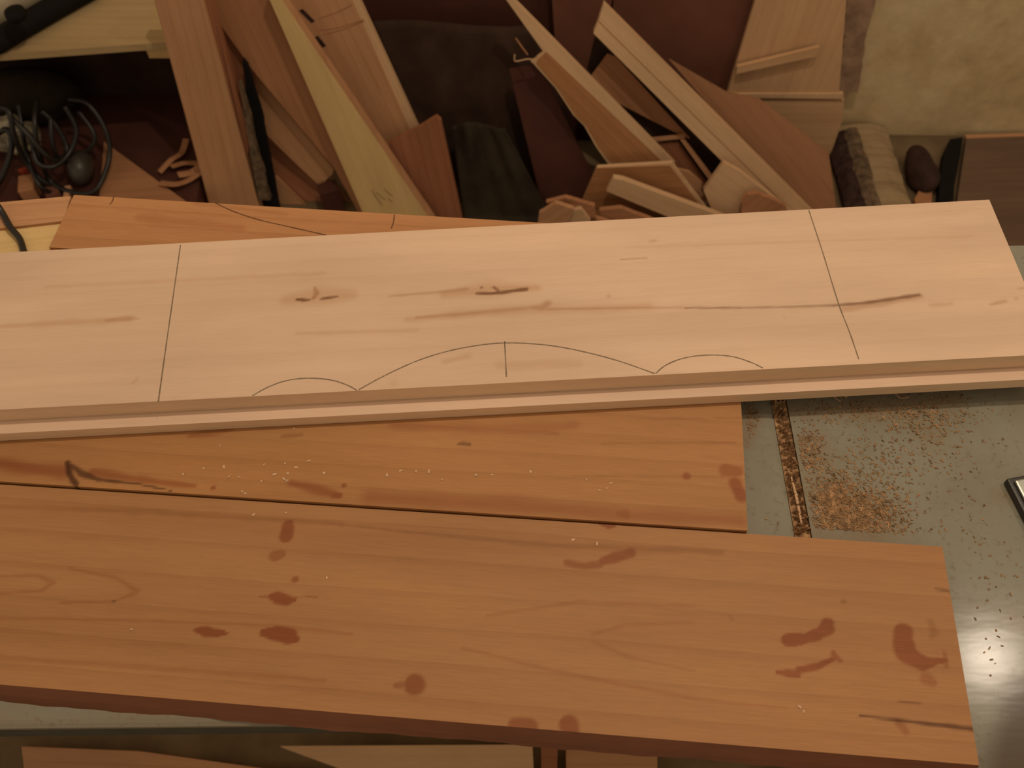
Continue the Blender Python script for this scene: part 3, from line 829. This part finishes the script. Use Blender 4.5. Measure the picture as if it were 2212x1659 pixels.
# small boards and a cable behind the left end of the pale boards (on the rear of the table)
rz_ = TZ + 0.0005
def level_piece(name, px, z0, t, mat, label, cat, grain=None):
    P = [at(x, y, z0 + t) for x, y in px]
    c = sum(P, Vector()) / len(P)
    ex = (P[1] - P[0]).normalized(); ey = Vector((-ex.y, ex.x, 0))
    mw = Matrix(((ex.x, ey.x, 0, c.x), (ex.y, ey.y, 0, c.y), (0, 0, 1, z0), (0, 0, 0, 1)))
    inv = mw.inverted()
    Q = [inv @ p for p in P]
    ar = sum(Q[i].x * Q[(i + 1) % len(Q)].y - Q[(i + 1) % len(Q)].x * Q[i].y for i in range(len(Q)))
    if ar < 0: Q.reverse()
    m = len(Q)
    V = [(q.x, q.y, t) for q in Q] + [(q.x, q.y, 0) for q in Q]
    F = [tuple(range(m)), tuple(range(2 * m - 1, m - 1, -1))] + [(i, m + i, m + (i + 1) % m, (i + 1) % m) for i in range(m)]
    return tag(bevel(link(name, V, F, mat, None, mw), 0.0008), label, cat)
level_piece('scrap_board', [(-220, 520), (136, 479), (125, 570), (-220, 590)], rz_, 0.014, M['yellow'], 'short yellowish scrap under the cable behind the pale boards', 'scrap')
level_piece('scrap_board', [(-220, 455), (152, 423), (137, 477), (-220, 518)], rz_, 0.018, M['tan'], 'short tan scrap with pale edge behind the pale boards', 'scrap')
cable([at(-40, 400, TZ + 0.05), at(0, 452, TZ + 0.026), at(22, 490, TZ + 0.021), at(42, 515, TZ + 0.019), at(52, 545, TZ + 0.019), at(56, 560, TZ + 0.019)], 0.0034, 'short dark cable lying over the yellowish scrap', None)

# ================================================================== LEANING SCRAP, LEFT GROUP
F1 = slab('wide_plank', [(322, -40), (428, -40), (558, 440), (452, 440)], (1.430, 0.14), 0.024, M['tan'], 'wide tan plank standing upright at the right end of the rack', 'plank', ext=((0, 3), (1, 2)), grain=(0, 3))
random.seed(31)
bl = [(520 + i * 5.6, 180 + i * 28) for i in range(10)]
bp = [(x + random.uniform(-1, 5) + i * 1.2, y) for i, (x, y) in enumerate(bl)] + [(x - 3 - (9 - i if i > 9 else i) * 0.1 - 9 * (1 - i / 9), y) for i, (x, y) in enumerate(reversed(bl))]
slab('bark_edge', bp, (1.430, 0.14), 0.016, M['bark'], parent=F1, proud=0.0015, wob=0.0012)
slab('side_strip', [(428, -40), (446, -40), (540, 300), (534, 350), (552, 440), (558, 440)], (1.438, 0.14), 0.014, M['red'], parent=F1)
slab('reddish_plank', [(440, -40), (475, -40), (548, 150), (556, 200), (546, 320), (534, 300)], (1.4885, 0.20), 0.005, M['red'], 'narrow dark reddish plank behind the bark-edged plank', 'plank', grain=(0, 4))
slab('dark_gap_slab', [(524, 130), (534, 142), (566, 250), (612, 500), (556, 500), (540, 300)], (1.462, 0.16), 0.012, M['rubber'], 'black slab standing in for the shaded gap beside the wide plank', 'lath', ext=((2, 3), (5, 4)), grain=(1, 3), wob=0.0008)  # black slab put where the crevice lies in shade
slab('brown_plank', [(425, -20), (575, -20), (790, 470), (775, 462), (721, 362), (543, 148)], (1.470, 0.20), 0.014, M['tan2'], 'brown plank leaning beside the yellowish pale plank', 'plank', ext=((1, 2), (0, 3)), grain=(1, 2))
slab('tan_offcut', [(543, 150), (600, 218), (721, 366), (718, 376), (691, 402), (630, 345), (577, 292), (556, 250)], (1.500, 0.20), 0.012, M['tan'], 'tan offcut tucked under the brown leaning plank', 'offcut', grain=(0, 2))
slab('shadow_slab', [(570, 280), (700, 380), (790, 470), (600, 470)], (1.516, 0.34), 0.008, M['red'], 'dark red-brown slab standing in for the shadow under the tan offcut', 'board', ext=((0, 3), (1, 2)))  # dark slab in the shape of the shadow triangle
block('scrap_block', 722, 452, 0.045, 0.035, 0.075, 0.3, M['darkred'], 'dark square scrap block at the foot of the yellowish plank', 'block', 0.0)
slab('tan_offcut', [(595, 382), (662, 448), (680, 475), (606, 475)], (1.505, 0.20), 0.010, M['tan'], 'small tan pointed offcut at the foot of the leaning planks', 'offcut', ext=((0, 3), (1, 2)))
H1 = slab('pale_plank', [(574, -20), (595, -20), (932, 480), (793, 480)], (1.425, 0.20), 0.020, M['yellow'], 'pale yellowish tapered plank with pencil scribble, leaning', 'plank', ext=((0, 3), (1, 2)), grain=(0, 3))
slab('edge_band', [(595, -20), (602, -20), (942, 480), (932, 480)], (1.427, 0.20), 0.016, M['tan'], parent=H1, ext=((0, 3), (1, 2)), grain=(0, 3))
for pp in (((803, 410), (812, 425), (826, 444)), ((812, 415), (832, 432)), ((830, 408), (848, 424)), ((838, 428), (848, 436))):
    Pq = [on(x, y, 1.425, 0.20) + Vector((0, -0.0004, 0.0)) for x, y in pp]
    V, F = tube(smoothline(Pq, 3), 0.0008, 5)
    wi = H1.matrix_world.inverted()
    link('pencil_mark', [wi @ v for v in V], F, M['graphite'], H1)
I1 = slab('plywood_plank', [(606, -20), (766, -20), (902, 275), (985, 475), (900, 475), (835, 330)], (1.495, 0.20), 0.016, M['palesc'], 'brown plywood plank with pale sawn edge and two slots', 'plank', ext=((2, 3), (5, 4)), grain=(1, 2))
slab('face_veneer', [(606, -20), (752, -20), (884, 275), (970, 475), (905, 475), (838, 330)], (1.495, 0.20), 0.0016, M['tan'], parent=I1, proud=0.0018, grain=(1, 2))
for (x0, y0, x1, y1) in ((650, 20, 677, 47), (683, 78, 701, 100)):
    slab('slot', [(x0 - 4, y0 + 2), (x0 + 4, y0 - 2), (x1 + 4, y1 - 2), (x1 - 4, y1 + 2)], (1.495, 0.20), 0.0012, M['darkbark'], parent=I1, proud=0.0023)
for (pts) in ([(690, 38), (735, 22), (760, 8)], [(688, 62), (722, 60), (784, 42)], [(700, 72), (740, 62), (785, 44)]):
    Pq = [on(x, y, 1.495, 0.20) + Vector((0, -0.0018, 0.0)) for x, y in pts]
    V, F = tube(smoothline(Pq, 3), 0.0012, 5)
    wi = I1.matrix_world.inverted()
    link('grain_line', [wi @ v for v in V], F, M['tan2'], I1)
slab('dark_offcut', [(838, 312), (875, 292), (908, 275), (942, 254), (952, 262), (1000, 480), (915, 480)], (1.462, 0.16), 0.014, M['red'], 'reddish brown offcut standing in front of the plywood plank', 'offcut', ext=((5, 5),) if False else ((4, 5), (0, 6)), grain=(4, 5))

# ================================================================== DARK CENTRE
slab('hardboard_sheet', [(700, -60), (1420, -60), (1330, 480), (840, 480)], (1.735, 0.03), 0.006, M['darkred'], 'very dark red-brown sheet against the wall behind the added canvas', 'sheet', ext=((0, 3), (1, 2)))
# dark canvas added for the shade in the gap: a folded surface running from the wall down to the floor
def canvas(name, px0, px1, ytop, ybot, plane, mat, label, seed):
    random.seed(seed)
    nu, nv = 26, 22
    ph = [random.uniform(0, 6) for _ in range(6)]
    V = []
    for j in range(nv + 1):
        tj = j / nv
        for i in range(nu + 1):
            ti = i / nu
            x = (px0[0] + (px0[1] - px0[0]) * ti) * (1 - tj) + (px1[0] + (px1[1] - px1[0]) * ti) * tj
            y = ytop + (ybot - ytop) * tj + 7 * math.sin(5 * ti + ph[0]) * (1 - tj)
            w = 0.007 * math.sin(9 * ti + 3 * tj + ph[1]) + 0.006 * math.sin(5 * tj * 2 + 7 * ti + ph[2]) + 0.004 * math.sin(23 * ti + ph[3])
            V.append(on(x, y, plane[0] + w, plane[1]))
    for v_ in V:
        v_.z = max(v_.z, 0.002)
    F = [(j * (nu + 1) + i, (j + 1) * (nu + 1) + i, (j + 1) * (nu + 1) + i + 1, j * (nu + 1) + i + 1) for j in range(nv) for i in range(nu)]
    o_ = link(name, V, F, mat, smooth=True)
    s_ = o_.modifiers.new('cloth', 'SOLIDIFY')
    s_.thickness = 0.003
    s_.offset = 0
    return tag(o_, label, 'shade canvas')
canvas('shade_canvas', (800, 1150), (990, 1330), 50, 520, (1.56, 0.36), M['blackbrown'], 'black-brown crumpled canvas added for the deep shade between the scraps', 5)
canvas('shade_canvas', (975, 1090), (1010, 1220), 270, 520, (1.475, 0.34), M['blackfill'], 'blackish green canvas added to darken the front of the gap', 9)
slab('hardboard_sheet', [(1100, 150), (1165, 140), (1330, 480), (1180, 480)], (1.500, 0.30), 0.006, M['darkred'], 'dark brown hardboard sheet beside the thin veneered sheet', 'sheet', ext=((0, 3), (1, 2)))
# bits of wire and splinters hanging in the dark
for pts, r, mt, lb in ((((1112, 118), (1113, 132), (1136, 128), (1150, 128)), 0.0022, 'palesc', 'bent splinter caught on the added canvas edge beside the veneered sheet'),
                       (((1148, 133), (1160, 126), (1180, 123)), 0.004, 'palesc', 'short pale splinter at the top corner of the veneered sheet'),
                       (((1114, 82), (1125, 98), (1140, 118)), 0.0018, 'tan2', 'thin brown twig against the added dark canvas')):
    P = [on(x, y, 1.470, 0.25) for x, y in pts]
    V, F = tube(smoothline(P, 4), r, 6, 0.6)
    tag(link('splinter', V, F, M[mt]), lb, 'splinter')

# ================================================================== LEANING SCRAP, RIGHT GROUP
slab('hardboard_sheet', [(1330, -60), (1665, -60), (1575, 215), (1500, 330), (1300, 300)], (1.715, 0.03), 0.006, M['hard'], 'dark reddish hardboard sheet leaning left of the tall plywood piece', 'sheet', ext=((0, 4), (1, 3)) if False else ((1, 3), (0, 4)))
slab('dark_sheet', [(1190, -40), (1330, -40), (1310, 60), (1262, 180), (1200, 110)], (1.695, 0.05), 0.006, M['hard'], 'dark brown sheet behind the upper end of the double strip board', 'sheet', ext=((1, 3),) if False else ())
# long veneered sheet with pale core edge
L1 = slab('veneered_sheet', [(1084, -14), (1100, -12), (1458, 352), (1316, 357), (1288, 318), (1262, 272), (1238, 248), (1200, 190), (1151, 136), (1158, 126), (1174, 112)], (1.460, 0.25), 0.010, M['palesc'],
          'long thin dark-veneered plywood sheet with pale core edges', 'sheet', grain=(1, 2))
slab('face_veneer', [(1162, 128), (1180, 112), (1428, 346), (1319, 350), (1293, 318), (1267, 272), (1243, 248), (1205, 190), (1158, 136)], (1.460, 0.25), 0.0014, M['veneer'], parent=L1, proud=0.0016, grain=(2, 3))
L2 = slab('veneered_sheet', [(1290, 362), (1452, 352), (1537, 466), (1560, 500), (1230, 500)], (1.440, 0.12), 0.009, M['palesc'], 'lower dark-veneered sheet standing behind the pale stick', 'sheet', ext=((1, 3), (0, 4)), grain=(0, 1))
slab('face_veneer', [(1288, 363), (1447, 357), (1530, 466), (1552, 500), (1228, 500)], (1.440, 0.12), 0.0014, M['veneer'], parent=L2, proud=0.0016, grain=(0, 1), ext=((1, 3), (0, 4)))
slab('pale_stick', [(1325, 385), (1345, 388), (1545, 462), (1640, 502), (1610, 530), (1440, 468), (1310, 414)], (1.410, 0.08), 0.014, M['palesc'], 'short pale wooden stick leaning low across the veneered sheet', 'stick', grain=(1, 3), ext=((2, 3), (5, 4)), bev=0.0015)
# pale board end and double strip board
slab('pale_offcut', [(1563, 352), (1600, 372), (1700, 450), (1740, 500), (1570, 500), (1540, 458), (1520, 412)], (1.445, 0.20), 0.014, M['palesc'], 'pale offcut with square end at the foot of the strip board', 'offcut', ext=((2, 3), (5, 4)), grain=(0, 2))
N1 = slab('strip_board', [(1304, 7), (1292, 46), (1282, 71), (1566, 354), (1690, 470), (1790, 492), (1744, 447)], (1.470, 0.28), 0.018, M['palesc'], 'long pale board made of two strips leaning right of the dark gap', 'board', grain=(0, 6))
slab('upper_strip', [(1304, 7), (1293, 43), (1675, 420), (1744, 491), (1790, 492), (1744, 447)], (1.470, 0.28), 0.0024, M['palesc'], parent=N1, proud=0.0026, grain=(0, 5))
slab('lower_strip', [(1291, 49), (1282, 71), (1566, 354), (1690, 470), (1720, 475), (1670, 424)], (1.470, 0.28), 0.0020, M['palesc'], parent=N1, proud=0.0022, grain=(1, 2))
slab('bark_chunk', [(1602, 432), (1615, 421), (1640, 419), (1662, 428), (1700, 448), (1712, 480), (1598, 480)], (1.4295, 0.10), 0.011, M['tan2'], 'brown bark-like chunk on the pale offcut near the strip board foot', 'chunk', wob=0.002, ext=((0, 6), (4, 5)))
slab('brown_sheet', [(1312, 118), (1330, 125), (1490, 300), (1470, 292), (1318, 214), (1272, 172)], (1.530, 0.25), 0.006, M['tan2'], 'triangular brown sheet between veneered sheet and strip board', 'sheet', grain=(1, 2))
slab('shade_backing', [(1262, 175), (1290, 60), (1600, 370), (1560, 470), (1430, 470)], (1.545, 0.28), 0.006, M['blackbrown'], 'blackish sheet standing in for the shade in the gap beside the strip board', 'sheet', ext=((0, 4), (2, 3)))  # black sheet added where the cavity is only dark from shade
slab('thin_lath', [(1398, 300), (1478, 292), (1480, 299), (1402, 307)], (1.512, 0.25), 0.005, M['tan'], 'thin reddish lath lying level between sheet and strip board', 'lath', grain=(0, 1))
slab('thin_lath', [(1470, 303), (1480, 303), (1545, 388), (1534, 392)], (1.504, 0.25), 0.005, M['tan'], 'thin reddish lath slanting down to the pale offcut', 'lath', grain=(1, 2))
slab('brown_scrap', [(1405, 312), (1465, 308), (1530, 400), (1525, 415), (1455, 352)], (1.522, 0.25), 0.006, M['red'], 'reddish scrap piece framed by the two thin laths', 'scrap', grain=(1, 2))
slab('pale_scrap', [(1462, 365), (1490, 372), (1516, 395), (1515, 412), (1530, 440), (1500, 420)], (1.480, 0.25), 0.008, M['tan'], 'tan scrap tucked between the lower sheet and the pale offcut', 'scrap', grain=(0, 2))
slab('brown_sheet', [(1445, 128), (1570, 200), (1640, 214), (1790, 330), (1812, 490), (1760, 490)], (1.500, 0.42), 0.008, M['tan3'], 'broad brown sheet leaning right of the strip board', 'sheet', grain=(0, 5), ext=((3, 4), (0, 5)))
slab('plywood_offcut', [(1600, 217), (1824, 217), (1820, 260), (1790, 345), (1700, 300)], (1.682, 0.06), 0.008, M['ply'], 'tan plywood corner showing under the tall plywood piece', 'offcut', ext=((1, 2),) if False else ())
D1 = slab('plywood_piece', [(1650, -60), (1833, -60), (1812, 205), (1570, 203)], (1.680, 0.06), 0.012, M['ply'], 'tall plywood piece leaning on the wall with ledge strip below', 'plywood', grain=(0, 3))
slab('ledge_strip', [(1568, 203), (1822, 203), (1822, 214), (1572, 211)], (1.676, 0.06), 0.010, M['palesc'], parent=D1)
slab('slim_batten', [(1592, 145), (1770, 102), (1762, 122), (1590, 160)], (1.662, 0.06), 0.010, M['ply'], 'slim batten lying slanted across the tall plywood piece', 'batten', grain=(0, 1))
slab('shade_strip', [(1838, -60), (1905, -60), (1868, 90), (1852, 200), (1806, 200), (1822, 90)], (1.735, 0.03), 0.02, M['batten'], 'rough grey-brown shade strip between plywood piece and plaster wall', 'batten', grain=(0, 4), wob=0.003)  # brown slab put in for the shade strip beside the plywood

# scrap heap just behind the pale boards
for i, (px, mt, lb) in enumerate((([(1165, 462), (1200, 440), (1240, 452), (1215, 500), (1160, 500)], 'tan', 'tan chunk in the small scrap heap behind the pale boards'),
                                  ([(1212, 462), (1255, 452), (1275, 478), (1240, 510), (1200, 505)], 'palesc', 'pale chunk in the small scrap heap behind the pale boards'),
                                  ([(1180, 438), (1222, 428), (1285, 446), (1288, 480), (1250, 460)], 'tan2', 'brown chunk topping the small scrap heap behind the pale boards'),
                                  ([(1295, 455), (1340, 450), (1420, 480), (1300, 500)], 'tan2', 'flat brown scrap beside the small scrap heap'))):
    slab('wood_scrap', px, ((1.355, 1.3675, 1.380, 1.3945)[i], 0.05), 0.011, M[mt], lb, 'scrap', ext=((1, 3),) if False else ((0, len(px) - 1), (2, 3)) if len(px) == 5 else ((0, 3), (1, 2)), wob=0.001)

# split log lying on the floor, pointing at the bench
la, lb_ = at(1856, 285, 0.02), at(1935, 540, 0.02)
la.z = lb_.z = 0.0
log = empty('split_log', (la + lb_) / 2)
tag(log, 'weathered grey-tan split log with dark bark lying on the floor by the wall', 'log')
LI = log.matrix_world.inverted()
ld_ = (lb_ - la).normalized(); ln_ = Vector((ld_.y, -ld_.x, 0))      # ln_ points to the left side seen from the bench
if ln_.x > 0: ln_ = -ln_
Ll = (lb_ - la).length
random.seed(12)
prof = [(-0.078, 0.0), (-0.080, 0.018), (-0.066, 0.036), (-0.040, 0.046), (-0.012, 0.049), (0.018, 0.047), (0.042, 0.040), (0.060, 0.030), (0.070, 0.012), (0.070, 0.0)]
V, F = [], []
NS = 14
for j_ in range(NS + 1):
    c = la.lerp(lb_, j_ / NS)
    for (w_, h_) in prof:
        e_ = random.uniform(-0.0022, 0.0022)
        V.append(LI @ (c - ln_ * (w_ + e_) + Vector((0, 0, max(0.0, h_ + (e_ if h_ > 0 else 0))))))
m_ = len(prof)
for j_ in range(NS):
    for i_ in range(m_):
        F.append((j_ * m_ + i_, j_ * m_ + (i_ + 1) % m_, (j_ + 1) * m_ + (i_ + 1) % m_, (j_ + 1) * m_ + i_))
F += [tuple(range(m_ - 1, -1, -1)), tuple(NS * m_ + i_ for i_ in range(m_))]
link('trunk', V, F, M['log'], log)
for nm_, w0, w1, h0, h1, mt_ in (('bark', -0.084, -0.050, 0.022, 0.0455, 'darkbark'), ('inner_bark', -0.050, -0.018, 0.0455, 0.051, 'bark')):
    VB, FB = [], []
    for j_ in range(NS + 1):
        c = la.lerp(lb_, 0.05 + 0.95 * j_ / NS)
        for k_, (w_, h_) in enumerate(((w0, h0 - 0.012), (w0, h0), ((w0 + w1) / 2, (h0 + h1) / 2 + 0.005), (w1, h1 + 0.001), (w1, h1 - 0.008))):
            e_ = random.uniform(-0.004, 0.004) if k_ in (3, 4) else random.uniform(-0.0015, 0.0015)
            VB.append(LI @ (c - ln_ * (w_ + e_) + Vector((0, 0, max(0.001, h_)))))
    for j_ in range(NS):
        for i_ in range(5):
            FB.append((j_ * 5 + i_, j_ * 5 + (i_ + 1) % 5, (j_ + 1) * 5 + (i_ + 1) % 5, (j_ + 1) * 5 + i_))
    FB += [(4, 3, 2, 1, 0), tuple(NS * 5 + i_ for i_ in range(5))]
    link(nm_, VB, FB, M[mt_], log)

# dark rag, black rubber strip and a brown board lying on the floor at the wall
lump('dark_rag', at(1978, 388, 0.0), 0.048, plain('dark_brown_rag', (0.040, 0.018, 0.012), 0.8, 0.2, var=0.4, scale=30), 'crumpled dark brown rag on the floor beside the black rubber strip', 'rag', 11, 0.22, 28, (0.72, 1.15, 0.75), freq=4)
level_piece('rubber_strip', [(2052, 300), (2080, 296), (2076, 330), (2062, 400), (2058, 470), (2026, 470), (2030, 390), (2040, 325)], 0.0006, 0.024, M['rubber'], 'black rubber strip lying beside the dark rag', 'strip')
level_piece('wood_wedge', [(1985, 412), (2014, 398), (2012, 470), (1990, 470), (1975, 430)], 0.0006, 0.018, M['tan2'], 'small tan wedge in front of the dark rag', 'wedge')
Xb = level_piece('lying_board', [(2087, 300), (2480, 286), (2560, 640), (2050, 640), (2062, 470)], 0.0006, 0.016, M['floorboard'], 'dark brown board lying flat on the floor along the wall', 'board')
xe = [at(2087, 300, 0.0172), at(2480, 286, 0.0172), at(2480, 280, 0.0172), at(2084, 293, 0.0172)]
xi = Xb.matrix_world.inverted()
link('pale_edge', [xi @ p for p in xe] + [xi @ (p + Vector((0, 0, 0.003))) for p in xe], [(3, 2, 1, 0), (4, 5, 6, 7), (0, 1, 5, 4), (1, 2, 6, 5), (2, 3, 7, 6), (3, 0, 4, 7)], M['tan'], Xb)
lump('glint_bead', at(1974, 406, 0.0), 0.007, M['bag'], 'small shiny bead standing in for a glint beside the dark rag', 'bead', 2, 0.05, 12).location.z = 0.0  # bead built in place of a small glint

# ================================================================== LUMBER UNDER THE TABLE FRONT
def under(name, px, z0, t, mat, label, cat='board'):
    return level_piece(name, px, z0, t, mat, label, cat)
under('lumber_board', [(604, 1611), (1150, 1608), (1160, 1800), (1120, 1800)], 0.026, 0.02, M['palesc'], 'tan board with slanted end on the floor under the saw table')
under('lumber_board', [(46, 1612), (300, 1622), (1110, 1735), (60, 1735)], 0.0006, 0.024, M['tan'], 'reddish tan board on the floor under the wing of the saw table')
under('lumber_board', [(1168, 1606), (1205, 1606), (1200, 1800), (1172, 1800)], 0.0006, 0.04, M['red'], 'narrow reddish stick on the floor beside the tan board')
under('lumber_board', [(1222, 1606), (1420, 1606), (1420, 1800), (1225, 1800)], 0.0006, 0.03, M['tan'], 'short reddish board on the floor beside the narrow stick')
